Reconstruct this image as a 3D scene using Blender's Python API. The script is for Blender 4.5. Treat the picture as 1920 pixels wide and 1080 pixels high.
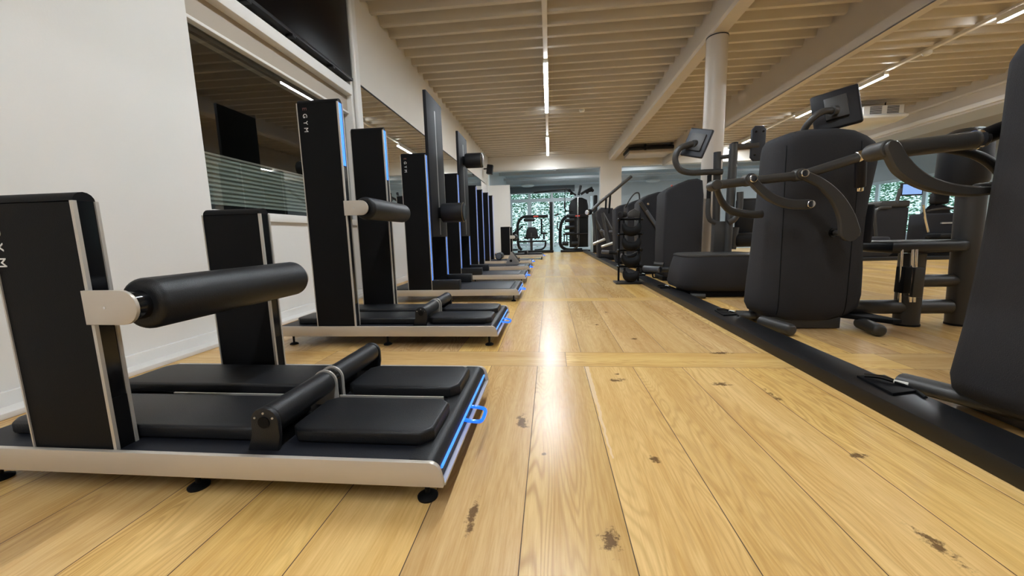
import bpy, bmesh, math, random
from mathutils import Vector, Matrix
random.seed(7)
for o in list(bpy.data.objects): bpy.data.objects.remove(o)
S = bpy.context.scene
COL = S.collection
PI = math.pi

# ------------------------------------------------------------------ camera
YAW, PITCH, ROLL, LENS_PX, CAM_H = 0.101221501, 0.138059751, -0.0258852556, 715.0, 0.6
cd = bpy.data.cameras.new('camera'); cam = bpy.data.objects.new('camera', cd); COL.objects.link(cam)
f = Vector((-math.sin(YAW)*math.cos(PITCH), math.cos(YAW)*math.cos(PITCH), -math.sin(PITCH)))
r0 = Vector((math.cos(YAW), math.sin(YAW), 0)); u0 = r0.cross(f)
r = math.cos(ROLL)*r0 + math.sin(ROLL)*u0
u = -math.sin(ROLL)*r0 + math.cos(ROLL)*u0
m = Matrix.Identity(4)
for i in range(3):
    m[i][0] = r[i]; m[i][1] = u[i]; m[i][2] = -f[i]
m[2][3] = CAM_H
cam.matrix_world = m
cd.sensor_width = 36; cd.lens = LENS_PX/1920*36; cd.clip_start = 0.02; cd.clip_end = 200
S.camera = cam
# ------------------------------------------------------------------ view and world
S.view_settings.view_transform = 'Standard'; S.view_settings.look = 'None'
S.view_settings.gamma = 1; S.view_settings.exposure = 3.1; S.view_settings.use_curve_mapping = False
W = bpy.data.worlds.new('world'); S.world = W; W.use_nodes = True
wn = W.node_tree.nodes; wl = W.node_tree.links
bg = wn['Background']; bg.inputs[1].default_value = .25
tc = wn.new('ShaderNodeTexCoord'); sx = wn.new('ShaderNodeSeparateXYZ'); rp = wn.new('ShaderNodeValToRGB')
wl.new(tc.outputs['Generated'], sx.inputs[0]); wl.new(sx.outputs[2], rp.inputs[0])
rp.color_ramp.elements[0].color = (.55, .72, .74, 1); rp.color_ramp.elements[1].color = (.72, .86, 1.0, 1)
wl.new(rp.outputs[0], bg.inputs[0])
LAMP_POWER = 21.0

# ------------------------------------------------------------------ materials
MATS = {}
def mat(name, col, rough=.5, metal=0, spec=.5, bump=0, bscale=200, var=0, vscale=3, emit=None, es=0, coat=0, stretch=None):
    if name in MATS: return MATS[name]
    m = bpy.data.materials.new(name); m.use_nodes = True; MATS[name] = m
    nt = m.node_tree; n = nt.nodes; l = nt.links; b = n['Principled BSDF']
    b.inputs['Base Color'].default_value = (*col, 1); b.inputs['Roughness'].default_value = rough
    b.inputs['Metallic'].default_value = metal; b.inputs['Specular IOR Level'].default_value = spec
    b.inputs['Coat Weight'].default_value = coat
    tc = n.new('ShaderNodeTexCoord'); vec = tc.outputs['Object']
    if stretch:
        mp = n.new('ShaderNodeMapping'); mp.inputs['Scale'].default_value = stretch; l.new(vec, mp.inputs[0]); vec = mp.outputs[0]
    if var:
        t = n.new('ShaderNodeTexNoise'); t.inputs['Scale'].default_value = vscale; t.inputs['Detail'].default_value = 5
        l.new(vec, t.inputs['Vector'])
        mx = n.new('ShaderNodeMix'); mx.data_type = 'RGBA'
        mx.inputs[6].default_value = tuple(c*(1-var) for c in col)+(1,); mx.inputs[7].default_value = tuple(min(1, c*(1+var)) for c in col)+(1,)
        l.new(t.outputs['Fac'], mx.inputs[0]); l.new(mx.outputs[2], b.inputs['Base Color'])
    if bump:
        t = n.new('ShaderNodeTexNoise'); t.inputs['Scale'].default_value = bscale; t.inputs['Detail'].default_value = 3
        l.new(vec, t.inputs['Vector'])
        bp = n.new('ShaderNodeBump'); bp.inputs['Strength'].default_value = bump; bp.inputs['Distance'].default_value = .002
        l.new(t.outputs['Fac'], bp.inputs['Height']); l.new(bp.outputs[0], b.inputs['Normal'])
    if emit:
        b.inputs['Emission Color'].default_value = (*emit, 1); b.inputs['Emission Strength'].default_value = es
    return m
WALL = mat('white wall paint', (.76, .74, .71), .6, bump=.15, bscale=120, var=.02)
FASCIA = mat('painted fascia', (.70, .66, .60), .65, bump=.3, bscale=60, var=.03)
STEEL_W = mat('ceiling sheet paint', (.555, .51, .445), .5, bump=.25, bscale=90, var=.05, vscale=2)
BEAMP = mat('beam paint', (.56, .51, .45), .42, bump=.1, bscale=80, var=.03)
GREYW = mat('grey room paint', (.60, .62, .63), .6, var=.03)
GREYF = mat('grey floor covering', (.40, .46, .48), .22, var=.06)
GREYC = mat('grey ceiling paint', (.50, .52, .53), .6, var=.04)
VINYL = mat('black vinyl upholstery', (.0075, .0078, .0095), .42, spec=.35, bump=.35, bscale=420, var=.1)
CLADB = mat('black cladding', (.0040, .0040, .0048), .55, spec=.13, bump=.15, bscale=500, var=.1)
CLADS = mat('black gloss plastic', (.006, .006, .007), .12)
RUBBER = mat('black rubber', (.004, .004, .0045), .6, spec=.2, bump=.2, bscale=300)
DECK = mat('dark deck mat', (.009, .010, .015), .5, spec=.35, bump=.2, bscale=500)
ALU = mat('champagne anodised aluminium', (.54, .49, .43), .38, metal=.35, var=.03, vscale=20, stretch=(1, 30, 30))
ALUW = mat('light aluminium trim', (.55, .52, .48), .35, metal=.45, var=.02)
CHROME = mat('chrome', (.75, .75, .75), .12, metal=1)
SHROUD = mat('charcoal woven cover', (.031, .0305, .034), .78, spec=.2, bump=.9, bscale=380, var=.12, vscale=260)
TUBE = mat('charcoal powder coat', (.042, .040, .038), .42, metal=.1, bump=.3, bscale=500, var=.08)
TUBEL = mat('grey end cap plastic', (.10, .105, .12), .45)
RAILM = mat('black rail', (.006, .006, .007), .38, var=.1)
BLACKM = mat('black machine paint', (.005, .005, .006), .35, spec=.3)
REDM = mat('red badge', (.7, .08, .06), .4)
PLUG = mat('white plug plastic', (.75, .74, .70), .4)
TVM = mat('dark television glass', (.004, .0025, .002), .3, spec=.04)
BRACKET = mat('dark bracket', (.010, .009, .011), .45, spec=.3)
PANELM = mat('dark grey board', (.014, .014, .016), .6, spec=.12, var=.25, vscale=6, bump=.1, bscale=200)
PANELS = mat('grey board groove', (.16, .155, .15), .4, var=.3, vscale=12)
WEDGE = mat('grey wedge board', (.32, .30, .28), .6, var=.06)
WHITEP = mat('white plastic', (.74, .73, .70), .45)
FRAMEW = mat('white window frame', (.80, .86, .88), .4)
TANW = mat('tan paint and reveal shade', (.42, .36, .29), .6, var=.03)  # shade above the interior window put into the colour; plain tan on the soffit
LED = mat('blue light strip', (.02, .1, .4), .3, emit=(.035, .21, 1.0), es=.21)
LEDG = mat('blue lit acrylic', (.02, .12, .8), .15, emit=(.01, .14, 1.0), es=.14)
LAMPM = mat('lit lamp diffuser', (.9, .9, .9), .4, emit=(.92, 1.0, 1.06), es=LAMP_POWER)
SCREENM = mat('lit console screen', (.05, .08, .15), .3, emit=(.25, .42, .8), es=.12)
LETTER = mat('white lettering', (.8, .8, .8), .5)
LETTERR = mat('faded red lettering', (.14, .05, .04), .5)
SLAT = mat('grey green blind slat', (.50, .54, .51), .5)
MIRROR = mat('mirror glass', (.80, .80, .76), .01, metal=1)
LEAF = mat('green leaves', (.09, .26, .13), .6, var=.5, vscale=2)
BARK = mat('bark', (.10, .07, .05), .8)
GROUND = mat('outdoor paving', (.45, .45, .43), .8, var=.1)
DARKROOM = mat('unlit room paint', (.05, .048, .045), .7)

def glass(name, tint, gloss):
    m = bpy.data.materials.new(name); m.use_nodes = True; nt = m.node_tree; nt.nodes.clear()
    o = nt.nodes.new('ShaderNodeOutputMaterial'); t = nt.nodes.new('ShaderNodeBsdfTransparent'); g = nt.nodes.new('ShaderNodeBsdfGlossy')
    t.inputs[0].default_value = (*tint, 1); g.inputs['Roughness'].default_value = .01
    fr = nt.nodes.new('ShaderNodeFresnel'); fr.inputs[0].default_value = gloss
    mx = nt.nodes.new('ShaderNodeMixShader')
    ge = nt.nodes.new('ShaderNodeNewGeometry'); inv = nt.nodes.new('ShaderNodeMath'); inv.operation = 'SUBTRACT'; inv.inputs[0].default_value = 1
    nt.links.new(ge.outputs['Backfacing'], inv.inputs[1]); ml = nt.nodes.new('ShaderNodeMath'); ml.operation = 'MULTIPLY'
    nt.links.new(fr.outputs[0], ml.inputs[0]); nt.links.new(inv.outputs[0], ml.inputs[1]); nt.links.new(ml.outputs[0], mx.inputs[0])
    nt.links.new(t.outputs[0], mx.inputs[1]); nt.links.new(g.outputs[0], mx.inputs[2]); nt.links.new(mx.outputs[0], o.inputs[0])
    return m
GLASS = glass('window glass', (.92, .97, .97), 1.45)
GLASSD = glass('dark room glass', (.8, .82, .8), 2.6)

def oak():
    m = bpy.data.materials.new('oiled oak boards'); m.use_nodes = True; nt = m.node_tree; n = nt.nodes; l = nt.links
    b = n['Principled BSDF']
    uv = n.new('ShaderNodeUVMap'); at = n.new('ShaderNodeAttribute'); at.attribute_name = 'board'
    def M(op, a, b2=None, c=None):
        x = n.new('ShaderNodeMath'); x.operation = op
        for i, v in enumerate((a, b2, c)):
            if v is None: continue
            if isinstance(v, (int, float)): x.inputs[i].default_value = v
            else: l.new(v, x.inputs[i])
        return x.outputs[0]
    def mapped(sx, sy, sz=1):
        mp = n.new('ShaderNodeMapping'); mp.inputs['Scale'].default_value = (sx, sy, sz); l.new(uv.outputs[0], mp.inputs[0])
        ad = n.new('ShaderNodeVectorMath'); ad.operation = 'ADD'; l.new(mp.outputs[0], ad.inputs[0])
        sc = n.new('ShaderNodeVectorMath'); sc.operation = 'SCALE'; l.new(at.outputs['Color'], sc.inputs[0]); sc.inputs['Scale'].default_value = 40
        l.new(sc.outputs[0], ad.inputs[1]); return ad.outputs[0]
    def noise(v, s, d=4, ro=.5, dist=0):
        t = n.new('ShaderNodeTexNoise'); t.inputs['Scale'].default_value = s; t.inputs['Detail'].default_value = d
        t.inputs['Roughness'].default_value = ro; t.inputs['Distortion'].default_value = dist; l.new(v, t.inputs['Vector']); return t.outputs['Fac']
    streak = noise(mapped(1.6, 38), 1, 4, .6)
    fib = noise(mapped(14, 260), 1, 4, .6)                  # fine fibres along the board
    broad = noise(mapped(.9, 7), 1, 3, .5, .4)
    fld = noise(mapped(1.3, 8.5), 1, 2.2, .45, .3)           # cathedral rings = contours of a smooth field
    rings = M('SINE', M('MULTIPLY', fld, 140)); rings = M('MULTIPLY_ADD', rings, .5, .5); rings = M('POWER', rings, 2.2)
    ramp = n.new('ShaderNodeValToRGB'); cr = ramp.color_ramp
    cr.elements[0].position = .36; cr.elements[0].color = (.55, .315, .10, 1)
    cr.elements[1].position = .62; cr.elements[1].color = (.765, .52, .23, 1)
    l.new(M('ADD', M('ADD', M('MULTIPLY', broad, .40), M('MULTIPLY', fib, .30)), M('MULTIPLY', streak, .30)), ramp.inputs[0])
    def mixc(fac, a, col, blend='MIX'):
        x = n.new('ShaderNodeMix'); x.data_type = 'RGBA'; x.blend_type = blend
        if isinstance(fac, float): x.inputs[0].default_value = fac
        else: l.new(fac, x.inputs[0])
        l.new(a, x.inputs[6])
        if isinstance(col, tuple): x.inputs[7].default_value = col
        else: l.new(col, x.inputs[7])
        return x.outputs[2]
    sp = n.new('ShaderNodeSeparateColor'); l.new(at.outputs['Color'], sp.inputs[0])
    patch = n.new('ShaderNodeMapRange'); l.new(noise(mapped(.7, 3.5, 3), 1, 2), patch.inputs[0]); patch.inputs[1].default_value = .42; patch.inputs[2].default_value = .62
    amp = M('MULTIPLY', M('MULTIPLY_ADD', patch.outputs[0], .85, .15), M('MULTIPLY_ADD', sp.outputs[2], .55, .28))
    rings = M('MULTIPLY', rings, amp)
    c = mixc(rings, ramp.outputs[0], (.44, .245, .085, 1))
    tone = n.new('ShaderNodeCombineColor')
    t1 = M('MULTIPLY_ADD', sp.outputs[0], .26, .86)
    l.new(t1, tone.inputs[0]); l.new(M('MULTIPLY', t1, .99), tone.inputs[1]); l.new(M('MULTIPLY_ADD', sp.outputs[1], .16, .88), tone.inputs[2])
    c = mixc(1.0, c, tone.outputs[0], 'MULTIPLY')
    # explicit knots and one pale sapwood streak, at their places on the floor
    geo = n.new('ShaderNodeNewGeometry'); ps = n.new('ShaderNodeSeparateXYZ'); l.new(geo.outputs['Position'], ps.inputs[0])
    wob = noise(geo.outputs['Position'], 34, 5, .75); wob2 = noise(geo.outputs['Position'], 9, 3, .6)
    total = None
    for kx, ky, rx, ry in KNOTS:
        dx = M('DIVIDE', M('SUBTRACT', ps.outputs[0], kx), rx); dy = M('DIVIDE', M('SUBTRACT', ps.outputs[1], ky), ry)
        d = M('SQRT', M('ADD', M('MULTIPLY', dx, dx), M('MULTIPLY', dy, dy)))
        d = M('ADD', d, M('MULTIPLY', M('SUBTRACT', wob, .5), 6.0))
        k = n.new('ShaderNodeMapRange'); l.new(d, k.inputs[0]); k.inputs[1].default_value = 1.0; k.inputs[2].default_value = .35; k.inputs[3].default_value = 0; k.inputs[4].default_value = 1
        far = n.new('ShaderNodeMapRange'); l.new(M('SQRT', M('ADD', M('MULTIPLY', dx, dx), M('MULTIPLY', dy, dy))), far.inputs[0]); far.inputs[1].default_value = 1.7; far.inputs[2].default_value = .9
        q = M('MULTIPLY', k.outputs[0], far.outputs[0])
        total = q if total is None else M('MAXIMUM', total, q)
    vor = n.new('ShaderNodeTexVoronoi'); vor.inputs['Scale'].default_value = 1; l.new(mapped(1.6, 4.5), vor.inputs['Vector'])
    kd = M('ADD', vor.outputs['Distance'], M('MULTIPLY', M('SUBTRACT', wob, .5), .16))
    kk = n.new('ShaderNodeMapRange'); l.new(kd, kk.inputs[0]); kk.inputs[1].default_value = .045; kk.inputs[2].default_value = .015
    total = M('MAXIMUM', total, M('MULTIPLY', kk.outputs[0], .7))
    c = mixc(M('MULTIPLY', total, .85), c, (.10, .05, .022, 1))
    # sapwood streak tapering towards the camera
    fy = M('SUBTRACT', 1.69, ps.outputs[1])
    sxp = M('SUBTRACT', ps.outputs[0], M('ADD', .1600, M('MULTIPLY', M('SUBTRACT', wob2, .5), .022)))
    wdt = n.new('ShaderNodeMapRange'); l.new(fy, wdt.inputs[0]); wdt.inputs[1].default_value = 0; wdt.inputs[2].default_value = .72; wdt.inputs[3].default_value = .011; wdt.inputs[4].default_value = .0025
    ins = M('MULTIPLY', M('LESS_THAN', M('ABSOLUTE', sxp), wdt.outputs[0]), M('MULTIPLY', M('GREATER_THAN', fy, 0), M('LESS_THAN', fy, .72)))
    c = mixc(M('MULTIPLY', ins, .6), c, (.80, .62, .42, 1))
    l.new(c, b.inputs['Base Color'])
    rr = M('MULTIPLY_ADD', fib, .10, .19); l.new(rr, b.inputs['Roughness'])
    b.inputs['Specular IOR Level'].default_value = .25
    bp = n.new('ShaderNodeBump'); bp.inputs['Strength'].default_value = .25; bp.inputs['Distance'].default_value = .0015
    l.new(M('ADD', M('MULTIPLY', fib, .6), M('MULTIPLY', rings, .25)), bp.inputs['Height']); l.new(bp.outputs[0], b.inputs['Normal'])
    return m
KNOTS = [(-.095, 1.16, .020, .045), (.113, .69, .022, .035), (-.175, .735, .010, .06), (.27, 1.53, .03, .02), (.66, 1.50, .035, .02),
         (.265, .97, .015, .02), (.80, 1.40, .012, .05), (.80, 1.02, .03, .012), (.47, 2.15, .025, .02), (.30, 2.5, .02, .015),
         (.72, .72, .015, .05), (.83, 1.9, .05, .018), (-.02, .98, .008, .008), (.42, 2.9, .02, .02), (.28, 1.60, .012, .008)]
OAK = oak()

# ------------------------------------------------------------------ mesh helpers
def smooth_path(pts, sub=6):
    P = [Vector(p) for p in pts]
    if len(P) < 3: return P
    out = []
    E = [2*P[0]-P[1]]+P+[2*P[-1]-P[-2]]
    for i in range(1, len(E)-2):
        a, b, c, d = E[i-1], E[i], E[i+1], E[i+2]
        for k in range(sub):
            t = k/sub
            out.append(.5*((2*b)+(c-a)*t+(2*a-5*b+4*c-d)*t*t+(3*b-a-3*c+d)*t**3))
    out.append(P[-1]); return out
class MB:
    def __init__(s): s.bm = bmesh.new()
    def box(s, x0, x1, y0, y1, z0, z1, bev=0, seg=2):
        v = [s.bm.verts.new((x, y, z)) for z in (z0, z1) for y in (y0, y1) for x in (x0, x1)]
        fs = [(0, 2, 3, 1), (4, 5, 7, 6), (0, 1, 5, 4), (2, 6, 7, 3), (0, 4, 6, 2), (1, 3, 7, 5)]
        F = [s.bm.faces.new([v[i] for i in q]) for q in fs]
        if bev:
            es = list({e for q in F for e in q.edges})
            bmesh.ops.bevel(s.bm, geom=es, offset=bev, segments=seg, affect='EDGES', profile=.5)
        return s
    def prism(s, pts, axis, a, b, bev=0, seg=2):
        # pts: outline in the two other axes (x,z for axis y; y,z for axis x; x,y for axis z)
        def P(p, t):
            return (t, p[0], p[1]) if axis == 'x' else (p[0], t, p[1]) if axis == 'y' else (p[0], p[1], t)
        A = [s.bm.verts.new(P(p, a)) for p in pts]; B = [s.bm.verts.new(P(p, b)) for p in pts]
        F = [s.bm.faces.new(A), s.bm.faces.new(B[::-1])]
        n = len(pts)
        caps = list(F)
        for i in range(n): F.append(s.bm.faces.new((A[i], B[i], B[(i+1) % n], A[(i+1) % n])))
        bmesh.ops.recalc_face_normals(s.bm, faces=F)
        if bev:
            es = list({e for q in caps for e in q.edges})
            bmesh.ops.bevel(s.bm, geom=es, offset=bev, segments=seg, affect='EDGES', profile=.5)
        return s
    def rings(s, R, cap=True, closed=False):
        V = [[s.bm.verts.new(p) for p in q] for q in R]; n = len(R[0]); F = []
        for i in range(len(V)-1):
            for j in range(n):
                F.append(s.bm.faces.new((V[i][j], V[i][(j+1) % n], V[i+1][(j+1) % n], V[i+1][j])))
        if closed:
            for j in range(n): F.append(s.bm.faces.new((V[-1][j], V[-1][(j+1) % n], V[0][(j+1) % n], V[0][j])))
        elif cap:
            F.append(s.bm.faces.new(V[0][::-1])); F.append(s.bm.faces.new(V[-1]))
        bmesh.ops.recalc_face_normals(s.bm, faces=F)
        return s
    def tube(s, pts, r, seg=12, smooth=True, flat=1.0, closed=False, up=None):
        P = smooth_path(pts) if smooth else [Vector(p) for p in pts]
        n = len(P); R = []
        rr = r if isinstance(r, (list, tuple)) else [r]*n
        if len(rr) != n: rr = [rr[0]+0*i if len(rr) == 1 else rr[min(int(i/(n-1)*(len(rr)-1)), len(rr)-2)]*(1-(i/(n-1)*(len(rr)-1)-min(int(i/(n-1)*(len(rr)-1)), len(rr)-2)))+rr[min(int(i/(n-1)*(len(rr)-1)), len(rr)-2)+1]*(i/(n-1)*(len(rr)-1)-min(int(i/(n-1)*(len(rr)-1)), len(rr)-2)) for i in range(n)]
        nx = None
        for i in range(n):
            t = (P[(i+1) % n]-P[i-1]) if closed else (P[min(i+1, n-1)]-P[max(i-1, 0)])
            t.normalize()
            if nx is None:
                a = Vector(up) if up else (Vector((0, 0, 1)) if abs(t.z) < .9 else Vector((0, 1, 0)))
                nx = (a-t*a.dot(t)).normalized()
            else: nx = (nx-t*nx.dot(t)).normalized()
            b = t.cross(nx)
            R.append([P[i]+nx*math.cos(2*PI*k/seg)*rr[i]+b*math.sin(2*PI*k/seg)*rr[i]*flat for k in range(seg)])
        return s.rings(R, closed=closed)
    def lathe(s, p0, p1, prof, seg=24):
        # prof: list of (t in metres from p0, radius)
        p0 = Vector(p0); d = (Vector(p1)-p0).normalized()
        a = Vector((0, 0, 1)) if abs(d.z) < .9 else Vector((0, 1, 0))
        x = (a-d*a.dot(d)).normalized(); y = d.cross(x)
        R = [[p0+d*t+(x*math.cos(2*PI*k/seg)+y*math.sin(2*PI*k/seg))*max(rad, 1e-4) for k in range(seg)] for t, rad in prof]
        return s.rings(R)
    def rod(s, p0, p1, r, rnd=0, seg=20):
        L = (Vector(p1)-Vector(p0)).length
        if not rnd: return s.lathe(p0, p1, [(0, r), (L, r)], seg)
        A = [(rnd*(1-math.cos(a)), r-rnd+rnd*math.sin(a)) for a in [i*PI/10 for i in range(6)]]
        return s.lathe(p0, p1, A+[(L-t, q) for t, q in A[::-1]], seg)
    def ball(s, c, r, sx=1, sy=1, sz=1, seg=18):
        bmesh.ops.create_uvsphere(s.bm, u_segments=seg, v_segments=seg//2+2, radius=1, matrix=Matrix.Translation(c) @ Matrix.Diagonal((r*sx, r*sy, r*sz, 1)))
        return s
    def build(s, name, m, parent=None, loc=(0, 0, 0), rot=(0, 0, 0), ang=35):
        me = bpy.data.meshes.new(name); s.bm.normal_update(); s.bm.to_mesh(me); s.bm.free()
        me.materials.append(m)
        me.shade_smooth(); me.set_sharp_from_angle(angle=math.radians(ang))
        o = bpy.data.objects.new(name, me); COL.objects.link(o); o.location = loc; o.rotation_euler = rot
        if parent: o.parent = parent
        return o
def tag(o, label, cat, group=None, kind=None):
    o['label'] = label; o['category'] = cat
    if group: o['group'] = group
    if kind: o['kind'] = kind
    return o
def thing(name, loc, label, cat, group=None, rz=0):
    o = bpy.data.objects.new(name, None); COL.objects.link(o); o.empty_display_size = .1
    o.location = loc; o.rotation_euler = (0, 0, rz); return tag(o, label, cat, group)
def struct(o): o['kind'] = 'structure'; return o
def letters(txt, size, m, parent, loc, rot, spacing=1.0, name='lettering'):
    cu = bpy.data.curves.new(name, 'FONT'); cu.body = txt; cu.size = size; cu.extrude = .0006; cu.space_character = spacing
    cu.align_x = 'CENTER'; cu.align_y = 'CENTER'
    t = bpy.data.objects.new('tmp', cu); COL.objects.link(t)
    bpy.context.view_layer.update()
    me = bpy.data.meshes.new_from_object(t.evaluated_get(bpy.context.evaluated_depsgraph_get()))
    bpy.data.objects.remove(t)
    me.materials.clear(); me.materials.append(m)
    o = bpy.data.objects.new(name, me); COL.objects.link(o); o.parent = parent; o.location = loc; o.rotation_euler = rot
    return o

# ================================================================== structure
XL, XR, YN, YF, YB, ZC = -2.02, 13.0, -4.5, 13.0, 19.0, 3.15
# --- floor of individual oak boards in one mesh
bm = bmesh.new(); uvl = bm.loops.layers.uv.new('UVMap'); cl = bm.loops.layers.float_color.new('board')
def board(x0, x1, y0, y1, along):
    g = .0011
    vs = [bm.verts.new(p) for p in ((x0+g, y0+g, 0), (x1-g, y0+g, 0), (x1-g, y1-g, 0), (x0+g, y1-g, 0))]
    fc = bm.faces.new(vs); c = (random.random(), random.random(), random.random(), 1)
    for lp in fc.loops:
        x, y = lp.vert.co.x, lp.vert.co.y
        lp[uvl].uv = (y, x) if along == 'y' else (x, y)
        lp[cl] = c
PW = .213
def row_y(y0, y1, stag):
    i = 0; x = -.063-PW*10
    while x < XR+.1:
        a = y0; cuts = []
        if stag:
            q = y0+random.uniform(.5, 1.6)
            while q < y1-.4: cuts.append(q); q += random.uniform(1.1, 2.0)
        for q in cuts+[y1]:
            if x+PW > XL-.1: board(x, x+PW, a, q, 'y')
            a = q
        x += PW
def row_x(y0, y1):
    x = XL-.1-random.uniform(0, .5)
    edges = [x]
    while x < XR+.1:
        x += random.uniform(1.0, 1.6); edges.append(x)
    if y0 < 1.8 < y1: edges = [-2.3, -1.15, .07]+[.07+1.45*k for k in range(1, 11)]
    for a, b in zip(edges, edges[1:]): board(a, b, y0, y1, 'x')
row_y(YN, -.4, False); row_x(-.4, -.19); row_y(-.19, 1.69, False); row_x(1.69, 1.903); row_y(1.903, 3.40, False); row_x(3.40, 3.56)
row_y(3.56, 5.3, True); row_x(5.3, 5.5); row_y(5.5, 7.5, True); row_x(7.5, 7.7); row_y(7.7, 10.2, True); row_y(10.2, YF, True)
me = bpy.data.meshes.new('floor'); bm.to_mesh(me); bm.free(); me.materials.append(OAK)
fo = bpy.data.objects.new('floor', me); COL.objects.link(fo); struct(fo)
SEAM = mat('dark board joint', (.10, .055, .025), .8)
struct(MB().box(XL-.1, XR+.1, YN-.1, YF, -.1, -.0012).build('trim_1', SEAM))
struct(MB().box(XL-.1, XR+.1, YF, YB+.1, -.12, -.01).build('floor_back', GREYF))

# --- ribbed ceiling: trapezoid sheet extruded along x
prof = []; per = .272; y = YN-.2; k0 = 4.676
y0 = k0-per*math.ceil((k0-YN)/per)-per
q = y0
while q < YF+.05:
    prof += [(q, ZC+.13), (q+.120, ZC+.13), (q+.165, ZC), (q+.220, ZC), (q+.252, ZC+.13)]
    q += per
prof = [p for p in prof]
top = [(q+.1, ZC+.2), (y0-.1, ZC+.2)]
struct(MB().prism(prof+top, 'x', XL-.2, XR+.2).build('ceiling', STEEL_W, ang=20))
struct(MB().box(XL-.2, XR+.2, YF+.1, YB+.2, 3.25, 3.4).build('ceiling_back', GREYC))

# --- left wall with interior window
LX = XL
w = MB(); w.box(LX-.5, LX, YN, 2.15, 0, ZC+.1); struct(w.build('wall_left', WALL))
w = MB(); w.box(LX-.2, LX-.012, 2.15, 4.0, 0, .80); struct(w.build('wall_left', WALL))
w = MB(); w.box(LX-.2, LX+.012, 2.15, 3.92, .74, .80, .004); struct(w.build('trim_2', WALL))
# bulk above the window: shade painted as tan wall, proud white band in front
w = MB(); w.box(LX-.2, LX-.02, 2.15, 4.0, 1.87, ZC+.1); struct(w.build('wall_left', TANW))
w = MB(); w.box(LX-.05, LX+.05, 2.15, 3.92, 2.04, 2.13, .006); struct(w.build('trim_3', WALL))
w = MB(); w.box(LX-.05, LX, 2.15, 3.92, 1.865, 1.885, .003); struct(w.build('trim_4', WALL))
# pilaster with pipe
w = MB(); w.box(LX-.2, LX+.03, 3.93, 4.16, 0, ZC+.1, .004); struct(w.build('wall_left', WALL))
w = MB(); w.rod((LX+.055, 3.985, 0), (LX+.055, 3.985, ZC), .022); struct(w.build('trim_5', WALL))
# wall beyond, fascia above the mirror
w = MB(); w.box(LX-.2, LX-.0, 4.16, YF, 0, .87); struct(w.build('wall_left', WALL))
w = MB(); w.box(LX-.2, LX-.0, 4.16, YF, 2.25, ZC+.08); struct(w.build('wall_left', FASCIA))
w = MB(); w.box(LX-.2, LX-.012, 4.16, YF, .87, 2.25); struct(w.build('wall_left', WALL))
w = MB(); w.box(LX-.1, LX+.004, 4.16, 12.2, 2.243, 2.253); struct(w.build('trim_6', BRACKET))
w = MB(); w.box(LX, LX+.018, YN, YF, 0, .075, .003); w.box(LX, LX+.10, YN, 3.9, .0, .022, .003); struct(w.build('baseboard_left', WALL))
# mirrors, three panes side by side
for i, (a, b) in enumerate(((4.17, 6.25), (6.26, 8.9), (8.91, 11.6))):
    o = MB().box(LX-.012, LX-.003, a, b, .88, 2.24).build('wall_mirror', MIRROR)
    tag(o, ['wall mirror nearest the white pilaster, behind the tall black columns', 'middle wall mirror of the three on the left wall', 'farthest wall mirror on the left wall, towards the back opening'][i], 'mirror', 'wall mirrors')
# window 1: dark interior window with blind behind it
w = MB()
w.box(LX-.10, LX-.07, 2.15, 3.93, .80, .83); w.box(LX-.10, LX-.07, 2.15, 3.93, 1.84, 1.87)
w.box(LX-.10, LX-.07, 3.90, 3.93, .8, 1.87)
w1 = struct(w.build('window_1', BRACKET))
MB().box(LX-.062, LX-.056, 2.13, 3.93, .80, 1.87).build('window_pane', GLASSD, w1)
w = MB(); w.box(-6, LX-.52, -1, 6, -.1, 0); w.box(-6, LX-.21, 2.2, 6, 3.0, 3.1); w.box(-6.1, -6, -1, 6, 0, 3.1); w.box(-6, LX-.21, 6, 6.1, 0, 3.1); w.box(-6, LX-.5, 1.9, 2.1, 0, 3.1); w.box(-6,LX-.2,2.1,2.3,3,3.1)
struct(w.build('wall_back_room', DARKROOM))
bl = MB(); bl.box(LX-.085, LX-.082, 2.16, 3.89, .835, 1.14)
for k in range(11):
    z = .835+.028*k; bl.prism([(LX-.081, z), (LX-.068, z+.004), (LX-.081, z+.020)], 'y', 2.16, 3.89)
bd = bl.build('venetian_blind', SLAT); tag(bd, 'grey-green horizontal blind filling the lower part of the dark interior window', 'blind')
MB().box(LX-.082, LX-.068, 2.16, 3.89, 1.142, 1.154).build('head_rail', ALUW, bd)

# television above
tv = thing('television', (LX-.02, 3.1, 2.2), 'large dark wall screen high above the interior window', 'television')
MB().box(.02, .075, -.93, .83, 0, .98, .006).build('screen', TVM, tv)
fr = MB(); fr.box(.0, .085, -.93, .83, -.022, .006, .004); fr.build('lower_frame', BRACKET, tv)
for yy in (-.55, -.1, .45): MB().box(.03, .09, yy, yy+.04, -.04, -.018, .003).build('clip', BRACKET, tv)

# --- near wall, right wall, back walls
struct(MB().box(XL-.2, XR+.2, YN-.2, YN, -.1, ZC+.2).build('wall_near', WALL))
# far wall lintel and posts
w = MB(); w.box(XL-.2, XR, YF, YF+.25, 2.72, ZC+.2)
struct(w.build('wall_far', FASCIA))
struct(MB().box(1.66, 2.33, YF-.02, YF+.27, 0, 2.72).build('wall_far_post', FASCIA))
struct(MB().box(7.2, 7.9, YF-.02, YF+.27, 0, 2.72).build('wall_far_post', FASCIA))
struct(MB().box(XL-.2, -1.32, YF+.1, YF+.2, 0, 2.72-.45).build('wall_far_panel', WALL))
w = MB(); w.box(-1.9, 1.6, YF-.02, YF+.0, 2.70, 2.725); struct(w.build('trim_7', ALUW))
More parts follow.
